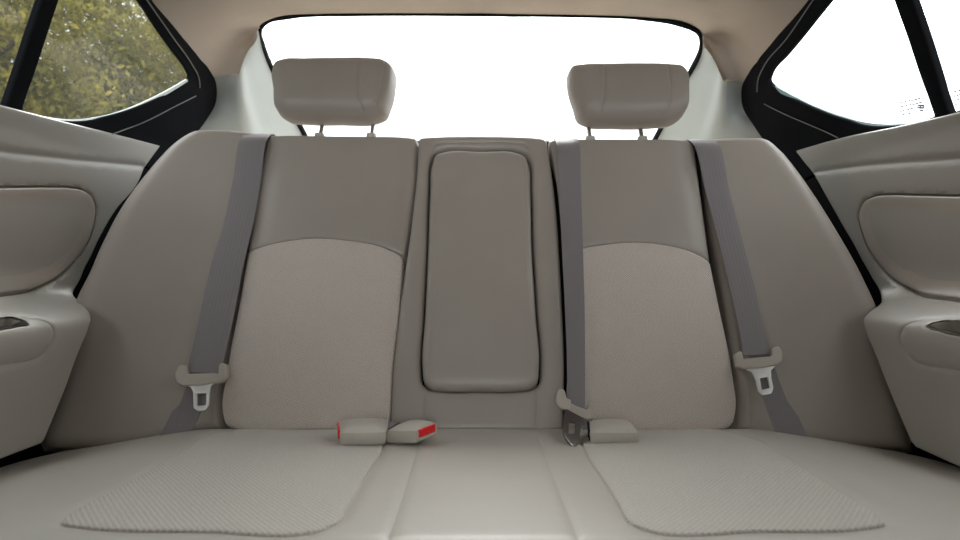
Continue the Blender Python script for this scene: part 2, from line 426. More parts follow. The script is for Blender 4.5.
HEAD = {  # outer (hidden under the black window frame) and inner (rear glass / pillar) control pixels
 -1: [((135, -20), (480, 14.5)), ((152, 4), (390, 14.5)), ((166, 22), (318, 15)), ((180, 42), (281, 17)), ((191, 58), (262, 26)), ((206, 68), (251, 42)), ((213, 77), (237, 73))],
 1:  [((826, -20), (480, 14.5)), ((808, 4), (580, 16.5)), ((793, 24), (650, 18.5)), ((778, 44), (684, 22)), ((767, 60), (700, 32)), ((751, 71), (709, 45)), ((744, 82), (727, 79))]}
def headliner_side(s):
    rows = []
    nc = 25; tt = np.linspace(0, 1, nc)
    for y, zz in ((-1.25, .57), (-.6, .61), (.1, .62), (.6, .62)):
        O = np.array([s*.575, y, .47+.0*y]); I = np.array([0, y, zz]); rows.append((O, I, 1.))
    H = HEAD[s]
    for k, (o, i) in enumerate(H):
        O = sideP(*o); w = [1, .9, .7, .45, .25, .1, 0][k]
        I = glassP(*i, .004) if k < 5 else ray(*i)*[0, 0, 0, 0, 0, 1.235, 1.235][k]
        rows.append((O, I, w))
    R = []
    for O, I, w in rows:
        zt = w*np.sin(np.pi/2*tt)**.75+(1-w)*tt
        R.append(np.stack([O[0]+(I[0]-O[0])*tt, O[1]+(I[1]-O[1])*tt, O[2]+(I[2]-O[2])*zt], 1))
    return interp_rows(R, 6)
HL, HR = headliner_side(-1), headliner_side(1)
n_ = HL.shape[0]
c_ = thing('ceiling', (0, .6, .6), kind='structure')
(Va, Fa), (Vb, Fb) = [sheet('', q, None, t=.012, openlast=True, raw=True) for q in (HL, HR)]
VV = np.vstack([Va, Vb]); FF = [tuple(f) for f in Fa]+[tuple(i+len(Va) for i in f) for f in Fb]
pos = {}; rm = []
for i, v in enumerate(VV):
    k = tuple(np.round(v/2e-4).astype(int)) if abs(v[0]) < 2e-4 else i
    rm.append(pos.setdefault(k, i))
mk('headliner', VV, [tuple(rm[i] for i in f) for f in FF], M['headliner'], c_, sharp=60)

PIL = {
 -1: [((206, 62), (234, 60, 1.27), (262, 24)), ((214, 84), (237, 80, 1.26), (264, 44)), ((214, 104), (238, 102, 1.28), (277, 78)), ((199, 125), (242, 126, 1.32), (293, 112)), ((186, 150), (250, 150, 1.37), (306, 137)), ((168, 180), (262, 195, 1.45), (327, 182))],
 1:  [((752, 68), (729, 66, 1.27), (699, 31)), ((744, 88), (726, 86, 1.26), (700, 50)), ((744, 107), (725, 108, 1.28), (685, 80)), ((760, 129), (721, 132, 1.32), (668, 114)), ((773, 156), (713, 156, 1.37), (655, 139)), ((790, 186), (701, 200, 1.45), (634, 184))]}
for s, nm in ((-1, 'trim_2'), (1, 'trim_3')):
    rows = []
    for o, m_, i in PIL[s]:
        O = sideP(*o, -.011); Mi = ray(m_[0], m_[1])*m_[2]; I = glassP(i[0], i[1], -.002)
        c = spline([O, O*.35+Mi*.65, Mi, Mi*.65+I*.35, I], False, 6); rows.append(c)
    o = sheet(nm, interp_rows(rows, 6), M['pillar'], None, t=.006); o['kind'] = 'structure'

# rear window
w1 = thing('window_1', (0, 1.62, .42), kind='structure')
RG = [(480, 13.5), (570, 14.5), (640, 17), (680, 22), (699, 31), (702, 44), (690, 73), (672, 108), (655, 139), (634, 184, 1), (480, 184), (327, 182, 1), (306, 137), (290, 106), (274, 74), (262, 44), (259, 30), (267, 19), (290, 14.5), (340, 13.5), (410, 13)]
def uv_glass(p, h=0): q = glassP(p[0], p[1], h); return (q[0], q[1])
B_gl = lambda u, v: np.stack([u, v, GB-GA*v], 1)
Lg = trace(RG, uv_glass)
panel('glass', [Lg], B_gl, M['glass'], w1, h=-.006, R=0, t=.004, res=.05, toward=(0, 0, .0))
Ls = resample(Lg, .012)
def widen(L, d):
    c = L.mean(0); T = np.roll(L, -1, 0)-np.roll(L, 1, 0); T /= np.linalg.norm(T, axis=1)[:, None]; Nn = np.stack([-T[:, 1], T[:, 0]], 1)
    sg = np.sign((Nn*(L-c)).sum(1).sum()) or 1
    return L+sg*Nn*d
seal_w = -np.where((np.abs(Ls[:, 0]) < .40) & (Ls[:, 1] < 1.5), .0006, .0055)[:, None]
seal_w = sum(np.roll(seal_w, k, 0) for k in range(-4, 5))/9
panel('rubber_seal', [widen(Ls, .004), widen(Ls, seal_w)], B_gl, M['black'], w1, h=.010, R=.0015, t=.014, res=.012)
def wires():
    V = []; Fc = []
    y = 1.33
    while y < 2.05:
        z = GB-GA*y; hw = .485
        for a, b in ((-hw, hw),):
            k = len(V); r = .0004
            for x in np.linspace(a, b, 2):
                V += [(x, y-r, z-.006), (x, y+r, z-.006), (x, y+r, z-.0068), (x, y-r, z-.0068)]
            Fc += [(k, k+1, k+5, k+4), (k+1, k+2, k+6, k+5), (k+2, k+3, k+7, k+6), (k+3, k, k+4, k+7), (k, k+3, k+2, k+1), (k+4, k+5, k+6, k+7)]
        y += .062
    return mk('heater_wires', V, Fc, M['wire'], w1, smooth=False)
wires()

# ================================================================ CAR DOORS
DOOR = {
 -1: dict(
  trim=[(160, 146, 1), (151, 158), (144, 168), (137, 184), (117, 208), (100, 236), (87, 263), (74, 289), (72.5, 292), (73, 295), (77, 299), (82, 303), (87, 309), (90, 318), (86, 334), (62, 395), (42, 443, 1), (0, 459), ('w', .12, -.235, 1), ('w', .12, .20, 1), (0, 105), (57, 120), (110, 133)],
  crease=[('w', .2, .15), (0, 151), (60, 158), (143, 166)],
  inset=[('w', .25, .098, 1), (0, 187.5), (25, 187.2), (50, 187), (70, 187.5), (83, 190), (92, 197), (95.5, 208), (93, 228), (62, 274), (36, 288), (0, 294), ('w', .25, -.025, 1)],
  handle=[('w', .3, -.062, 1), (0, 315), (30, 316.5), (48, 322), (55, 333), (46, 352), (0, 366), ('w', .3, -.125, 1)],
  pocket=[('w', .42, -.0640, 1), (0, 317.5), (18, 318), (26, 321), (16, 326), (0, 329), ('w', .42, -.075, 1)],
  frame=[(110, -70, 1), (157, -1), (184, 35), (209, 68), (217, 86), (216, 104), (206, 122), (184, 148), (164, 174, 1), (125, 160), (60, 135), (0, 122), ('w', .05, .19, 1), ('w', .05, .47, 1)],
  quarter=[(74, -40, 1), (112, -40, 1), (125, -20), (139, 0), (160, 32), (175, 53), (189, 73), (191, 78), (186, 84), (160, 98), (120, 114), (90, 120.5), (65, 121), (40, 116), (23, 110, 1), (26, 101), (29, 92), (35.5, 74), (48, 36), (60, 0)],
  main=[('w', .12, .215, 1), (0, 104), (6, 107, 1), (9, 98), (12.5, 88), (18.5, 70), (30, 35), (42, 0), (56, -40, 1), ('w', .12, .455, 1)],
  lip=[(120, -40), (147, 0), (172, 36), (193, 66), (199, 78), (200, 88)],
  lip2=[(196, 96), (176, 106), (140, 124), (110, 135)],
  ledge=[(23, 111), (40, 116.5), (65, 121), (90, 120.5), (120, 114), (160, 97.5), (188, 81)]),
 1: dict(
  trim=[(796, 151, 1), (806, 164), (814, 174), (826, 195), (840, 220), (854, 244), (867, 268), (880.5, 291), (882, 295), (882.5, 298), (881.5, 302), (878, 305.5), (873, 309), (867, 315), (864, 322), (868, 336), (892, 395), (914, 446, 1), (960, 467), ('w', .12, -.245, 1), ('w', .12, .195, 1), (960, 112), (900, 126), (850, 136)],
  crease=[('w', .2, .14), (960, 158), (890, 163), (815, 172)],
  inset=[('w', .25, .094, 1), (960, 196), (935, 195.5), (910, 195), (888, 194.5), (873, 196.5), (863, 203), (859, 213), (862, 232), (888, 275), (915, 291), (960, 299), ('w', .25, -.03, 1)],
  handle=[('w', .3, -.068, 1), (960, 317), (925, 319), (905, 325), (899, 337), (906, 354), (960, 371), ('w', .3, -.135, 1)],
  pocket=[('w', .42, -.070, 1), (960, 320.5), (940, 321), (927, 325), (938, 330), (960, 335), ('w', .42, -.082, 1)],
  frame=[(850, -70, 1), (803, -1), (775, 38), (749, 72), (741, 90), (742, 107), (753, 126), (774, 155), (794, 185, 1), (835, 165), (900, 142), (960, 128), ('w', .05, .18, 1), ('w', .05, .47, 1)],
  quarter=[(880, -40, 1), (862, -40, 1), (846, -20), (831, 0), (815, 20), (800, 39), (785, 57), (770, 75), (768, 82), (774, 89), (800, 103), (840, 119), (870, 126), (895, 126), (915, 123), (934, 117, 1), (929.4, 104), (925.2, 92), (920, 78), (907, 39), (893, 0)],
  main=[('w', .12, .205, 1), (960, 110), (950, 114, 1), (946, 102), (942, 90), (938, 76), (926, 38), (913, 0), (900, -40, 1), ('w', .12, .455, 1)],
  lip=[(840, -40), (813, 0), (787, 38), (763, 68), (758, 80), (757, 92)],
  lip2=[(764, 104), (784, 114), (812, 126), (838, 138)],
  ledge=[(932, 118.5), (915, 124), (895, 127), (870, 126.5), (840, 120), (800, 104), (772, 88)])}
for s in (-1, 1):
    d = DOOR[s]
    lab = ('beige rear car door with trees seen through its black framed window' if s < 0 else
           'beige rear car door with plain white sky seen through its black framed window')
    dr = thing('car_door', (s*.66, .6, -.25), lab, 'car door', 'rear doors of the car')
    B = B_side[s]
    U = lambda k, h=0, closed=True: trace(d[k], uv_side, h, closed)
    Lt, Li, Lh, Lp = U('trim', -.002), U('inset'), U('handle'), U('pocket')
    cl = lambda L: np.vstack([L, L[:1]])
    panel('door_trim', [Lt, Lp], B, M['door'], dr, h=0, R=.003, t=.022, res=.007, sharp=60,
          grooves=[(U('crease', 0, False), .0028, .0045), (cl(Li), .008, .0020), (cl(Lh), .0022, .0018)])
    panel('padded_inset', [widen(resample(Li, .006), -.0012)], B, M['door_vinyl'], dr, h=.0015, R=.0028, t=.0035, res=.010,
          bulge=lambda u, v, dd: -.003*(1-np.exp(-dd/.03)))
    # pull cup sunk into the armrest
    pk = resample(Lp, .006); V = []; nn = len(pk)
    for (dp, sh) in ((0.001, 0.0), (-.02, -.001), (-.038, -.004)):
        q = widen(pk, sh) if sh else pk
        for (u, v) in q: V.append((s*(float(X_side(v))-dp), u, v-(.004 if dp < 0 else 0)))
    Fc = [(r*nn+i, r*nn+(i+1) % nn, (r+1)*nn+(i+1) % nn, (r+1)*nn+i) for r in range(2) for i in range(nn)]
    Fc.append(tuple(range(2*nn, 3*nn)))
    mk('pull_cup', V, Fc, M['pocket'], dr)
    fr = [U('frame', -.004), U('quarter', -.004), U('main', -.004)]
    panel('window_frame', fr, B, M['black'], dr, h=-.004, R=.003, t=.009, res=.010, sharp=60)
    for key in ('quarter', 'main'):
        gl = panel('window_pane', [widen(resample(U(key, -.004), .01), .004)], B, M['glass_hazy'] if s < 0 else M['glass'], dr, h=-.0125, R=0, t=.003, res=.03)
    ub = lambda key, h: np.array([B(np.array([a]), np.array([b]))[0]*1.0-np.array([s*h, 0, 0]) for a, b in resample(trace(d[key], uv_side, h, False), .008, False)])
    tube('sealing_lip', ub('lip', -.001), .0013, M['greyrub'], dr, 6)
    tube('sealing_lip', ub('lip2', -.001), .0010, M['greyrub'], dr, 6)
    # body edge under the glass; on the left, bright reflections painted as pale colour
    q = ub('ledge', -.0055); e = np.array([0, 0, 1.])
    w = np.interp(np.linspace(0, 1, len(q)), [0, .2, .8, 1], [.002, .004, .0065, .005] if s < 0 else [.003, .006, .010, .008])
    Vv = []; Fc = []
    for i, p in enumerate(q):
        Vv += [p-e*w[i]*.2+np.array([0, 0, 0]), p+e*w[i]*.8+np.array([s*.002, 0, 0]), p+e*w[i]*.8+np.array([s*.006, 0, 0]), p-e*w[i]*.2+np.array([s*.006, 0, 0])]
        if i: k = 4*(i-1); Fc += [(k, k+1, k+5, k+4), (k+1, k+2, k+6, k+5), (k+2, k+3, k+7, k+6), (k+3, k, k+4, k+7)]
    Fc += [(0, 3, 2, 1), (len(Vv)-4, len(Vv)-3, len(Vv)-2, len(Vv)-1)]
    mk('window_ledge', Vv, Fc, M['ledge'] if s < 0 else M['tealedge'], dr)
    if s > 0:     # small grey printed marks in the corners of both right panes
        Vv = []; Fc = []
        def flush():
            if Vv: mk('printed_marking', list(Vv), list(Fc), M['ink'], dr, smooth=False); Vv.clear(); Fc.clear()
        def dash(x0, x1, y, hh):
            k = len(Vv)
            for off in (-.0110, -.0115):
                for (a, b) in ((x0, y-hh), (x1, y-hh-(x1-x0)*.0), (x1, y+hh), (x0, y+hh)):
                    p = cast(a, b, G_side, off); Vv.append(p)
            for f in ((0, 1, 2, 3), (7, 6, 5, 4), (0, 4, 5, 1), (1, 5, 6, 2), (2, 6, 7, 3), (3, 7, 4, 0)): Fc.append(tuple(k+i for i in f))
        rnd = random.Random(4)
        for (bx, by, bw, rows_) in ((898, 103, 22, 4), (952, 92, 8, 4)):
            if bx == 952: dash(918, 924, 105.5, .8); dash(919, 924, 108, .8); dash(919.5, 923.5, 110.5, .7); dash(920, 921.5, 106.5, 2.2); dash(922.5, 924, 106.5, 2.2); flush()
            for r_ in range(rows_):
                x = bx+r_*.8; y0 = by+r_*4.2
                while x < bx+bw*(1 if r_ < 3 else .55):
                    l_ = rnd.uniform(1.2, 3.2); dash(x, x+l_, y0-(x-bx)*.22, .62); x += l_+.5
        flush()

# ================================================================ REAR SEAT BACKREST
seat = thing('rear_seat', (0, .7, -.42), 'beige rear bench seat with knitted cloth inserts and folded centre armrest', 'car seat')
bk = None
def back_panel(name, pts, mat, h=0, R=.006, t=.05, holes=(), grooves=(), bulge=None, parent=None, res=.008):
    Ls_ = [trace(pts, uv_back, h-R*.4)]+[trace(q, uv_back, h-R*.4) for q in holes]
    gr = [(trace(g, uv_back, h, False), gd, gw) for g, gd, gw in grooves]
    return panel(name, Ls_, B_back, mat, parent or bk, h=h, R=R, t=t, res=res, grooves=gr, bulge=bulge)
bb = lambda a, w: (lambda u, v, d: a*(1-np.exp(-d/w)))
# side bolsters
bk = back_panel('backrest', [(200, 141, 1), (480, 138, 1), (750, 143, 1), (840, 300, 1), (862, 425, 1), (480, 425, 1), (85, 425, 1), (118, 300, 1)], M['darkback'], h=-.052, R=.0, t=.015, res=.03, parent=seat)  # dark backing board, added to stop light leaking through the panel gaps
back_panel('side_bolster', [(268, 134, 1), (245, 131), (222, 129), (194, 130), (177, 139), (162, 153), (150, 167), (122, 205), (105, 237), (94, 263), (82, 287), (75, 305), (66, 345), (53, 405), (42, 436), (46, 448, 1), (100, 449), (160, 442), (198, 434), (222, 430, 1), (221, 400), (229, 350), (240, 292), (254, 210), (264, 160)],
           M['vinyl'], R=.014, bulge=bb(.006, .03), grooves=[([(262, 136), (250, 215), (234, 298), (222, 352), (214, 400), (213, 430)], .0012, .002)])
back_panel('side_bolster', [(694, 140, 1), (720, 138), (745, 137), (766, 138), (780, 148), (792, 162), (812, 190), (840, 235), (856, 263), (870, 292), (879, 315), (894, 375), (908, 425), (910, 449, 1), (860, 449), (800, 444), (760, 437), (738, 431, 1), (738, 395), (730, 340), (718, 270), (705, 200), (699, 160)],
           M['vinyl'], R=.014, bulge=bb(.006, .03), grooves=[([(700, 145), (712, 205), (727, 275), (740, 340), (748, 395), (750, 432)], .0012, .002)])
# main panels: smooth upper part and knitted lower part
back_panel('upper_panel', [(268, 135, 1), (340, 136), (416, 137, 1), (413, 185), (404, 256, 1), (380, 246), (345, 240), (315, 238), (280, 242), (248, 251, 1), (258, 190)], M['vinyl'], R=.006)
back_panel('cloth_insert', [(248, 251, 1), (280, 242), (315, 238), (345, 240), (380, 246), (403, 256, 1), (399, 310), (392, 380), (390, 431, 1), (310, 430), (240, 430), (226, 425), (222, 412), (226, 375), (240, 298)], M['knit_back'], R=.006)
back_panel('upper_panel', [(549, 140, 1), (620, 139), (693, 140, 1), (700, 190), (710, 261, 1), (690, 251), (660, 244), (635, 242), (600, 245), (562.5, 252, 1), (557, 190)], M['vinyl'], R=.006)
back_panel('cloth_insert', [(562.5, 252, 1), (600, 245), (635, 242), (660, 244), (690, 251), (710, 261, 1), (720, 310), (733, 375), (736, 412), (732, 425), (720, 430), (650, 431), (567, 431, 1), (567.5, 380), (565.5, 310)], M['knit_back'], R=.006)
# centre section with opening for the armrest
ARM = [(444, 151.5), (436, 154.5), (432, 163), (430, 190), (428, 250), (425, 315), (422.5, 370), (424, 382), (430, 388), (442, 390), (480, 390.5), (519, 390), (531, 388), (537.5, 382), (539, 370), (536, 315), (532, 250), (530.5, 190), (528.5, 163), (525, 156), (517, 152.5), (480, 151)]
HOLE = [(x+(1.8 if x > 480 else -1.8 if x < 480 else 0), y+(1.2 if y > 270 else -1.6)) for x, y in ARM]
HOLE = [(x, y) for x, y in HOLE]
back_panel('centre_panel', [(418, 138, 1), (440, 136), (480, 135.5), (525, 136.5), (547, 139, 1), (550, 160), (555, 200), (561.5, 300), (564.5, 380), (563, 431, 1), (480, 432), (390, 431, 1), (392, 380), (399, 310), (412, 215), (417, 165)],
           M['vinyl'], R=.009, t=.045, holes=[HOLE],
           grooves=[([(434, 148), (436, 143.5), (450, 142), (480, 141.5), (512, 142), (526, 144), (529, 149)], .0025, .0025),
                    ([(426, 393), (425, 410), (426, 430)], .0018, .002), ([(536, 393), (537, 410), (536, 430)], .0018, .002)])
ar = back_panel('armrest', ARM, M['vinyl'], h=.006, R=.011, t=.045, bulge=bb(.006, .04),
                grooves=[([(436, 168), (434, 240), (431, 310), (428, 372)], .0008, .0015), ([(524, 168), (527, 240), (531, 310), (533, 372)], .0008, .0015)])
# sleeves that carry the headrest posts
def cyl(name, c, r0, r1, z0, z1, mat, parent, seg=20, lean=(0, 0)):
    V = []; prof = [(r0*.0+1e-4, z0), (r0, z0), (r0, z0+(z1-z0)*.6), (r1, z1), (r1*.55, z1)]
    for r, z in prof:
        for k in range(seg):
            a = 2*math.pi*k/seg; V.append((c[0]+r*math.cos(a)+lean[0]*(z-z0), c[1]+r*math.sin(a)+lean[1]*(z-z0), z))
    Fc = [(i*seg+k, i*seg+(k+1) % seg, (i+1)*seg+(k+1) % seg, (i+1)*seg+k) for i in range(4) for k in range(seg)]+[tuple(range(4*seg, 5*seg))]
    return mk(name, V, Fc, mat, parent)

# unseen front seats behind the camera, added to shade the bench's lower sides
for s in (-1, 1):
    fs = thing('unseen_front_seat', (s*.36, -.12, -.58), 'unseen beige front seat added for shade, just outside the %s of the view' % ('left' if s < 0 else 'right'), 'car seat', 'front seats')
    Bf = (lambda u, v: np.stack([u, -.04-.22*(v-0.)+.5*0*(u), v], 1))
    rr = lambda x: .36*s+x
    panel('backrest', [spline([(rr(-.23), -.50), (rr(.23), -.50), (rr(.25), -.2), (rr(.24), .10), (rr(.19), .20), (rr(0), .225), (rr(-.19), .20), (rr(-.24), .10), (rr(-.25), -.2)])], Bf, M['vinyl'], fs, h=.0, R=.04, t=.13, res=.03, roundback=True, toward=(0, 1, 0), bulge=lambda u, v, d: .02*(1-np.exp(-d/.08)))
    panel('headrest', [spline([(rr(-.12), .27), (rr(.12), .27), (rr(.13), .36), (rr(.10), .43), (rr(0), .44), (rr(-.10), .43), (rr(-.13), .36)])], Bf, M['vinyl'], fs, h=-.02, R=.03, t=.09, res=.02, roundback=True, toward=(0, 1, 0))
    for q in (-.06, .06): tube('post', [(rr(q), -.15, .15), (rr(q), -.165, .24), (rr(q), -.18, .32)], .006, M['chrome'], fs, 10)
    box('base', (rr(-.24), -.62, -.55), (rr(.24), -.12, -.36), M['vinyl'], fs, .04)
# ================================================================ HEADRESTS
HR_ = [dict(c=(334, 90), loop=[(276, 64), (284, 60), (305, 58.5), (340, 57.5), (372, 58), (388, 61), (394.5, 68), (395, 78), (391, 104), (386, 116), (376, 120.5), (340, 121.5), (305, 121), (289, 119), (280, 112), (275.5, 90), (273, 74)], posts=(322, 373), seams=[[(365, 59), (364, 80), (365, 105), (368, 120)], [(389, 63), (388, 80), (384, 105), (380, 118)]], base=134,
            lab='left beige padded headrest against the rear window, in front of the tree side'),
       dict(c=(628, 95), loop=[(569, 68), (578, 65.5), (605, 64), (640, 63.5), (668, 65), (682, 68), (687, 76), (687, 90), (683, 112), (674, 121), (650, 125), (612, 125.5), (588, 124), (578, 119), (573, 104), (568, 78)], posts=(588.5, 640), seams=[[(601, 65), (600, 85), (598, 105), (594, 123)], [(663, 66), (665, 85), (664, 105), (660, 123)]], base=138,
            lab='right beige padded headrest against the rear window, on the plain sky side')]
HD = 1.115
for q in HR_:
    cx = (q['c'][0]-480)/F*HD
    hr = thing('headrest', (cx, HD, .27), q['lab'], 'headrest', 'headrests of the rear seat')
    Bh = lambda u, v: np.stack([u, HD-.03-.35*(u-cx)**2+.22*(v-.36), v], 1)
    uvh = lambda p, h=0: ((p[0]-q['c'][0])/F*1.085+cx, (270-p[1])/F*(1.118+(p[1]-q['c'][1]+32)/64*.012))
    L = trace(q['loop'], uvh)
    cu = panel('cushion', [L], Bh, M['vinyl'], hr, h=.006, R=.024, t=.075, res=.006, roundback=True, sharp=80,
               bulge=lambda u, v, d: .006*(1-np.exp(-d/.03)),
               grooves=[(trace(g, uvh, 0, False), .0016, .0016) for g in q['seams']])
    for px in q['posts']:
        x = (px-480)/F*(HD+.005); p0 = np.array([x, HD+.03, .34]); p1 = np.array([x, HD-.01, .262])
        tube('post', np.linspace(p0, p1, 4), .0042, M['chrome'], hr, 14)
        cyl('post_sleeve', (x, HD-.012), .0105, .009, .245, .2735-(.006 if px > 480 else 0), M['buckle'], bk)

# ================================================================ REAR SEAT CUSHION
xb = np.linspace(-.60, .60, 61)
back = [(x, float(f_back(x, -.24))+.022) for x in xb]
SH = .598
loop = [(SH*1.0, .30)]
loop = [(p[0], p[1]) for p in back if abs(p[0]) < SH-.02]
Lc = np.array([(-SH, .33)]+[(-SH, y) for y in np.linspace(.36, .70, 20)]+[(-SH+.006, .725)]+[(p[0], p[1]) for p in back if abs(p[0]) < SH-.015]+[(SH-.006, .725)]+[(SH, y) for y in np.linspace(.70, .36, 20)]+[(SH, .33)])
INS = {-1: [(240, 430), (300, 430), (368, 431), (381, 438), (383, 448), (370, 470), (348, 506), (337, 523), (322, 529.5), (200, 531), (80, 527), (60, 523), (66, 516), (120, 487), (185, 450), (215, 434)],
       1: [(598, 432), (660, 431), (718, 430), (750, 438), (790, 460), (840, 492), (880, 517), (886, 524), (868, 528), (760, 531), (645, 529.5), (630, 523), (620, 508), (608, 488), (585, 450), (584, 438)]}
gr = []
for s in (-1, 1):
    Li = trace(INS[s], uv_seat, 0); INS[s] = Li; gr.append((np.vstack([Li, Li[:1]]), .0018, .0030))
for g in ([(418, 446), (409, 475), (398, 510), (386, 545)], [(538, 438), (551, 470), (565, 505), (580, 545)]):
    gr.append((trace(g, uv_seat, 0, False), .0010, .0016))
gr.append((np.array([(x, .405-.02*(x/.5)**2) for x in np.linspace(-.57, .57, 40)]), .0012, .0025))
cs = panel('seat_cushion', [Lc], B_seat, M['vinyl_seat'], seat, h=0, R=.022, t=.15, res=.009, grooves=gr)
for s in (-1, 1):
    panel('cloth_insert', [widen(resample(INS[s], .006), -.0006)], B_seat, M['knit_seat'], cs, h=.0006, R=.0022, t=.004, res=.009)

# ================================================================ SEAT BELTS
def strip(name, left, right, parent, h=.010, pre=None, post=None, mat=None, n=8, t=.0014):
    """woven band between two traced edges, lying h above the backrest"""
    A = [cast(*p, G_back, h) for p in left]; Bq = [cast(*p, G_back, h) for p in right]
    if pre: A = [np.array(p[0]) for p in pre]+A; Bq = [np.array(p[1]) for p in pre]+Bq
    if post: A += [np.array(p[0]) for p in post]; Bq += [np.array(p[1]) for p in post]
    A = spline(A, False, n); Bq = spline(Bq, False, n); V = []; Fc = []; m = 7
    for i in range(len(A)):
        T = (A[min(i+1, len(A)-1)]-A[max(i-1, 0)]); w = Bq[i]-A[i]; N = np.cross(T, w); N /= np.linalg.norm(N)+1e-12
        if N[1] > 0 or (abs(N[1]) < 1e-3 and N[2] < 0): N = -N
        for k in range(m):
            c = k/(m-1); ed = (.0005 if 0 < k < m-1 else -.0002)
            V.append(A[i]+w*c+N*(t/2+ed))
        for k in range(m-1, -1, -1): V.append(A[i]+w*(k/(m-1))-N*t/2)
    q = 2*m
    for i in range(len(A)-1):
        for k in range(q): Fc.append((i*q+k, i*q+(k+1) % q, (i+1)*q+(k+1) % q, (i+1)*q+k))
    Fc += [tuple(range(q)), tuple(range(len(V)-q, len(V)))]
    return mk(name, V, Fc, mat or M['web'], parent, sharp=70)
def top_over(l, r, zz=.012):
    """where the band comes over the backrest's top from behind"""
    a = cast(*l, G_back, .010); b = cast(*r, G_back, .010)
    return [((a[0], a[1]+.20, a[2]-.03), (b[0], b[1]+.20, b[2]-.03)), ((a[0], a[1]+.07, a[2]+.004), (b[0], b[1]+.07, b[2]+.004)), ((a[0], a[1]+.025, a[2]+.010), (b[0], b[1]+.025, b[2]+.010))]
def tongue(parent, grip, bars, plate, hole, h0=.016, lying=None, platemat=None):
    """plastic grip with a slot for the band, and a steel latch plate with a square window"""
    uvb = lambda p, h=0: uv_back(p, h0+.0055)
    uvc = lambda p, h=0: uv_back(p, h0+.002)
    g = panel('grip', [trace(grip, uvb, n=1), ], B_back, M['grip'], parent, h=h0+.006, R=.0022, t=.009, res=.003, roundback=True, sharp=70)
    Bp = B_back
    if lying:      # plate tipped forward so that it rests on the cushion: plane y = a + b*z
        a, b = lying; q = math.sqrt(1+b*b)
        Bp = lambda u, v: np.stack([u, a+b*v/q, v/q], 1)
        def uvc(p, h=0):
            r = cast(p[0], p[1], lambda x, y, z: (a+b*z-y)/q); return (r[0], r[2]*q)
    p = panel('latch_plate', [trace(plate, uvc, n=1), trace(hole, uvc, n=1)], Bp, platemat or M['steel'], parent, h=.001 if lying else h0+.002, R=.0007, t=.0025, res=.004)
    return g
sb = thing('seat_belt', tuple(cast(173, 439, G_back, .01)), 'grey seat belt on the tree side, its steel tongue catching bright white glare', 'seat belt', 'seat belts of the rear seat')
strip('shoulder_webbing', [(241, 138), (233, 180), (223, 225), (212, 263), (200, 315), (187, 372)], [(268, 138), (261, 180), (253, 225), (244, 263), (234, 315), (221, 374)], sb, pre=top_over((241, 136), (268, 136)))
strip('lap_webbing', [(190, 372), (184, 386), (174, 408), (157, 441)], [(217, 374), (210, 392), (201, 412), (188, 438)], sb, h=.004)
tongue(sb, [(177, 367, 1), (180, 364.5), (187, 365, 1), (188.5, 373.5, 1), (219, 373.5, 1), (219.5, 365), (222, 362), (226, 364), (226, 376), (221, 382), (200, 385), (182, 385.5), (176, 382), (174, 374)],
       None, [(184, 384, 1), (200, 383, 1), (216, 381, 1), (210.5, 386), (209.5, 392), (209, 405), (205, 410), (198, 411), (194, 408), (193.5, 392), (191, 387)], [(197.5, 393.5, 1), (205.5, 393, 1), (205, 405, 1), (197.5, 405.5, 1)])
sb2 = thing('seat_belt', tuple(cast(575, 440, G_back, .01)), 'grey centre seat belt hanging straight down just right of the armrest', 'seat belt', 'seat belts of the rear seat')
strip('shoulder_webbing', [(556, 143), (559, 190), (562, 250), (565, 310), (567, 360), (567, 402)], [(579, 143), (581, 190), (583, 250), (584.5, 310), (585, 360), (585, 412)], sb2, pre=top_over((556, 141), (579, 141)), h=.013)
strip('lap_webbing', [(577, 408), (582, 418), (583, 428), (580, 438)], [(587, 408), (592, 420), (594, 430), (592, 440)], sb2, h=.008)
tongue(sb2, [(557.5, 400), (559, 392), (562, 387.5), (564.5, 390), (566, 398), (575, 404), (584, 409.5), (585.5, 403), (588, 401), (592, 404), (592, 417), (588.5, 420.5), (575, 415), (563, 408.5), (559, 405)],
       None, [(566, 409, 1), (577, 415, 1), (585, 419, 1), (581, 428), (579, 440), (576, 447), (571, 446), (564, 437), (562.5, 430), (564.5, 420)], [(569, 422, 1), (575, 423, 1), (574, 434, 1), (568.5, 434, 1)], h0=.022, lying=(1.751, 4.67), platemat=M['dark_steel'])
sb3 = thing('seat_belt', tuple(cast(795, 439, G_back, .01)), 'grey outer seat belt on the plain sky side, its tongue hanging dull beige', 'seat belt', 'seat belts of the rear seat')
strip('shoulder_webbing', [(693, 144), (705, 190), (718, 240), (730, 290), (738, 325), (743, 356)], [(718, 144), (729, 190), (742, 240), (755, 290), (763, 325), (771, 354)], sb3, pre=top_over((692, 142), (717, 142)))
strip('lap_webbing', [(748, 354), (753, 370), (764, 402), (779, 441)], [(773, 352), (778, 368), (792, 402), (811, 445)], sb3, h=.004)
tongue(sb3, [(735, 354), (738, 351), (742, 351.5, 1), (743.5, 359, 1), (771.5, 356, 1), (771.5, 349), (774, 346.5), (779, 346), (783, 352), (783, 360), (779, 364), (760, 367.5), (743, 369), (737.5, 366)],
       None, [(744.5, 368, 1), (760, 366.5, 1), (776, 365.5, 1), (771, 370), (771.5, 378), (773.5, 388), (771, 393.5), (762, 395), (758, 391), (755.5, 380), (752, 372)], [(759.5, 378, 1), (767, 376.7, 1), (769.3, 388, 1), (761.5, 389.5, 1)])

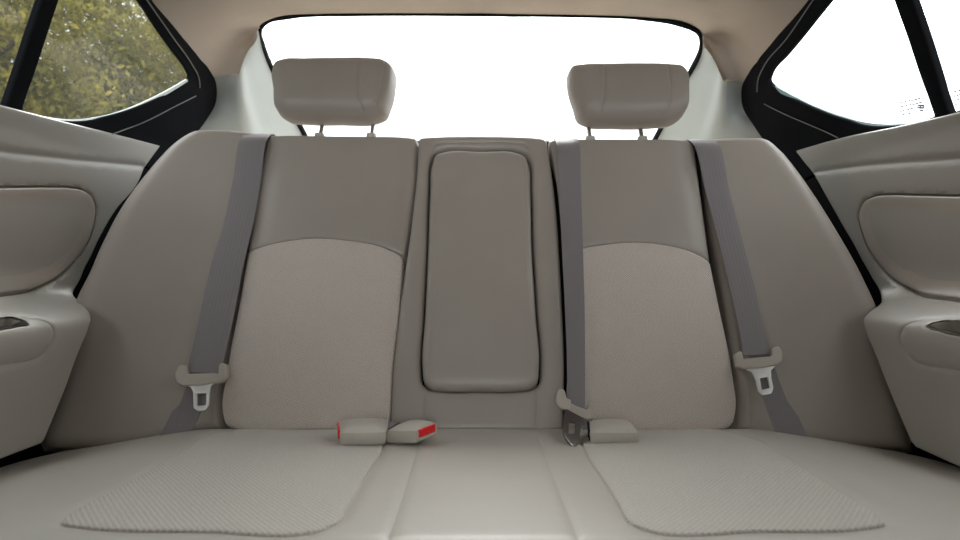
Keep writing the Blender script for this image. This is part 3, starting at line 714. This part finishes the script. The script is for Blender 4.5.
# ================================================================ BUCKLES
def top_pt(px, py, z): D = z*F/(270-py); return np.array([(px-480)/F*D, D, z])
def buckle(label, A, Bp, C_, Dp, zt, hgt, button=None, stalk=None):
    """A,B,C,D: top corners (x,y,dz) going round; the housing is hgt thick"""
    top = [np.array([p[0], p[1], zt+p[2]]) for p in (A, Bp, C_, Dp)]
    bot = [p-np.array([0, 0, hgt]) for p in top]
    c = np.mean(bot, 0)
    o = thing('seat_belt_buckle', tuple(c), label, 'seat belt buckle', 'belt buckles on the rear cushion')
    bot = [c+(p-c)*np.array([.97, .97, 1]) for p in bot]
    # crowned top: subdivide by building as lofted grid
    n = 14; V = []
    def lerp(a, b, t): return a+(b-a)*t
    for i in range(n+1):
        for j in range(n+1):
            u, v = i/n, j/n
            p = lerp(lerp(top[0], top[1], u), lerp(top[3], top[2], u), v)
            cu = 1-max(abs(2*u-1), abs(2*v-1))**6
            p = p+np.array([0, 0, .0035*(1-(2*u-1)**2)*(1-(2*v-1)**2)**.5*1.0-.003*(1-cu)])
            V.append(p)
    # mid ring and bottom ring follow the border
    border = [(i, 0) for i in range(n)]+[(n, j) for j in range(n)]+[(n-i, n) for i in range(n)]+[(0, n-j) for j in range(n)]
    idx = [i*(n+1)+j for i, j in border]; Fc = []
    for i in range(n):
        for j in range(n): a = i*(n+1)+j; Fc.append((a, a+1, a+n+2, a+n+1))
    rings = [idx]
    cen = np.mean(top, 0)
    def border_pt(k, zf, grow):
        i, j = border[k]; u, v = i/n, j/n
        tp = lerp(lerp(top[0], top[1], u), lerp(top[3], top[2], u), v); bp = lerp(lerp(bot[0], bot[1], u), lerp(bot[3], bot[2], u), v)
        p = lerp(tp, bp, zf); dxy = p-cen; dxy[2] = 0; L = np.linalg.norm(dxy)
        return p+dxy/L*grow
    for zf, gr_ in ((.15, .0022), (.35, .0032), (.80, .0030), (.95, .0012), (1.0, -.002)):
        r = []
        for k in range(len(border)): r.append(len(V)); V.append(border_pt(k, zf, gr_))
        rings.append(r)
    for r0, r1 in zip(rings, rings[1:]):
        for k in range(len(r0)): kk = (k+1) % len(r0); Fc.append((r0[k], r0[kk], r1[kk], r1[k]))
    Fc.append(tuple(rings[-1]))
    mk('housing', V, Fc, M['buckle'], o, sharp=55)
    if button:
        i0, i1 = button; p0, p1 = top[i0], top[i1]; q0, q1 = bot[i0], bot[i1]
        N = np.cross(p1-p0, q0-p0); N /= np.linalg.norm(N)
        if (N*(p0-cen)).sum() < 0: N = -N
        cs_ = []
        for e in (.0015, .0048):
            for (u, v) in ((.10, .62), (.90, .62), (.90, .12), (.10, .12)):
                P = lerp(lerp(p0, p1, u), lerp(q0, q1, u), v); cs_.append(P+N*e)
        solid('release_button', cs_, M['red'] if button_red else M['black'], o, .0008, 2)
        # dark slot for the tongue under the button
        cs_ = []
        for e in (.001, .0036):
            for (u, v) in ((.12, .84), (.88, .84), (.88, .70), (.12, .70)):
                P = lerp(lerp(p0, p1, u), lerp(q0, q1, u), v); cs_.append(P+N*e)
        solid('tongue_slot', cs_, M['rubber'] if not button_red else M['buckle'], o, .0004, 1)
    if stalk is not None:
        a, b = [np.array(x) for x in stalk]; P = np.linspace(a, b, 6)
        w = np.array([b[1]-a[1], -(b[0]-a[0]), 0.]); w /= np.linalg.norm(w)
        V = []; Fc = []
        for p in P:
            for sx, sz in ((-1, -1), (1, -1), (1, 1), (-1, 1)): V.append(p+w*sx*.012+np.array([0, 0, sz*.0012]))
        for i in range(5):
            for k in range(4): Fc.append((i*4+k, i*4+(k+1) % 4, (i+1)*4+(k+1) % 4, (i+1)*4+k))
        Fc += [(0, 1, 2, 3), (20, 21, 22, 23)]
        mk('stalk_webbing', V, Fc, M['web'], o)
    return o
button_red = True
buckle('beige belt buckle lying on the cloth, red button end just showing on its left', (-.176, .700, 0), (-.1225, .704, 0), (-.1300, .768, -.002), (-.1935, .762, -.002), -.2040, .0205, (3, 0), ((-.138, .755, -.218), (-.132, .835, -.230)))
buckle('beige belt buckle with its bright red release button turned towards the armrest side', (-.1205, .722, -.007), (-.0825, .700, .0), (-.0600, .733, .0), (-.098, .768, -.007), -.2010, .0205, (1, 2), ((-.108, .750, -.222), (-.122, .835, -.232)))
button_red = False
buckle('plain beige belt buckle with no red showing, beside the centre belt tongue', (.1450, .716, 0), (.2045, .716, 0), (.2090, .776, -.001), (.1560, .776, -.002), -.2085, .0190, (3, 0), ((.190, .765, -.220), (.195, .835, -.230)))

# ================================================================ TREES OUTSIDE
rng = np.random.default_rng(7)
def tree(x, y, hgt, rad, nleaf, label):
    g = -Z0; t = thing('tree', (x, y, g), label, 'tree')
    pts = [np.array([x, y, g]), np.array([x+.08, y+.05, g+hgt*.3]), np.array([x-.05, y, g+hgt*.6]), np.array([x, y-.05, g+hgt*.85])]
    P = spline(pts, False, 6); tube('trunk', P, np.linspace(.16, .03, len(P)), M['bark'], t, 10)
    # clumps of foliage
    nc = 60; cl = []
    while len(cl) < nc:
        q = rng.uniform(-1, 1, 3)
        if (q**2).sum() < 1: cl.append(q)
    cl = np.array(cl)*np.array([rad, rad, hgt*.42])+np.array([x, y, g+hgt*.56])
    # limbs reach into the crown
    V = []; 
    for c in cl[:9]:
        s0 = P[int(len(P)*.45)]; L = np.linspace(s0, c, 5); tube('branch', L, np.linspace(.05, .012, 5), M['bark'], t, 6)
    k = rng.integers(0, nc, nleaf); C = cl[k]+rng.normal(0, 1, (nleaf, 3))*rad*.22
    a = rng.normal(0, 1, (nleaf, 3)); a /= np.linalg.norm(a, axis=1)[:, None]
    b = np.cross(a, rng.normal(0, 1, (nleaf, 3))); b /= np.linalg.norm(b, axis=1)[:, None]
    L = rng.uniform(.028, .055, nleaf)[:, None]; W = L*.42; n = np.cross(a, b)
    V = np.stack([C-a*L, C+b*W+n*L*.12, C+a*L, C-b*W+n*L*.12], 1).reshape(-1, 3)
    i = np.arange(nleaf)*4; Fc = np.concatenate([np.stack([i, i+1, i+2], 1), np.stack([i, i+2, i+3], 1)])
    og = origin(t); me = bpy.data.meshes.new('foliage'); me.from_pydata((V-og).tolist(), [], Fc.tolist()); me.update(); me.materials.append(M['leaf'])
    o = bpy.data.objects.new('foliage', me); COL.objects.link(o); o.parent = t; o['_org'] = tuple(og.tolist())
GT = 'leafy trees beyond the left window'
for (x, y, hh, r_, nl) in ((-5.4, 5.2, 6.2, 1.35, 34000), (-5.8, 8.0, 7.0, 1.4, 36000), (-6.4, 10.9, 7.4, 1.45, 40000), (-9.6, 7.5, 9.0, 1.9, 30000), (-10.5, 12.2, 9.6, 2.0, 30000)):
    tree(x, y, hh, r_, nl, 'yellow green leafy tree growing beyond the left door window')
for o in bpy.data.objects:
    if o.get('category') == 'tree': o['group'] = GT
for o in bpy.data.objects:
    if '_org' in o: del o['_org']
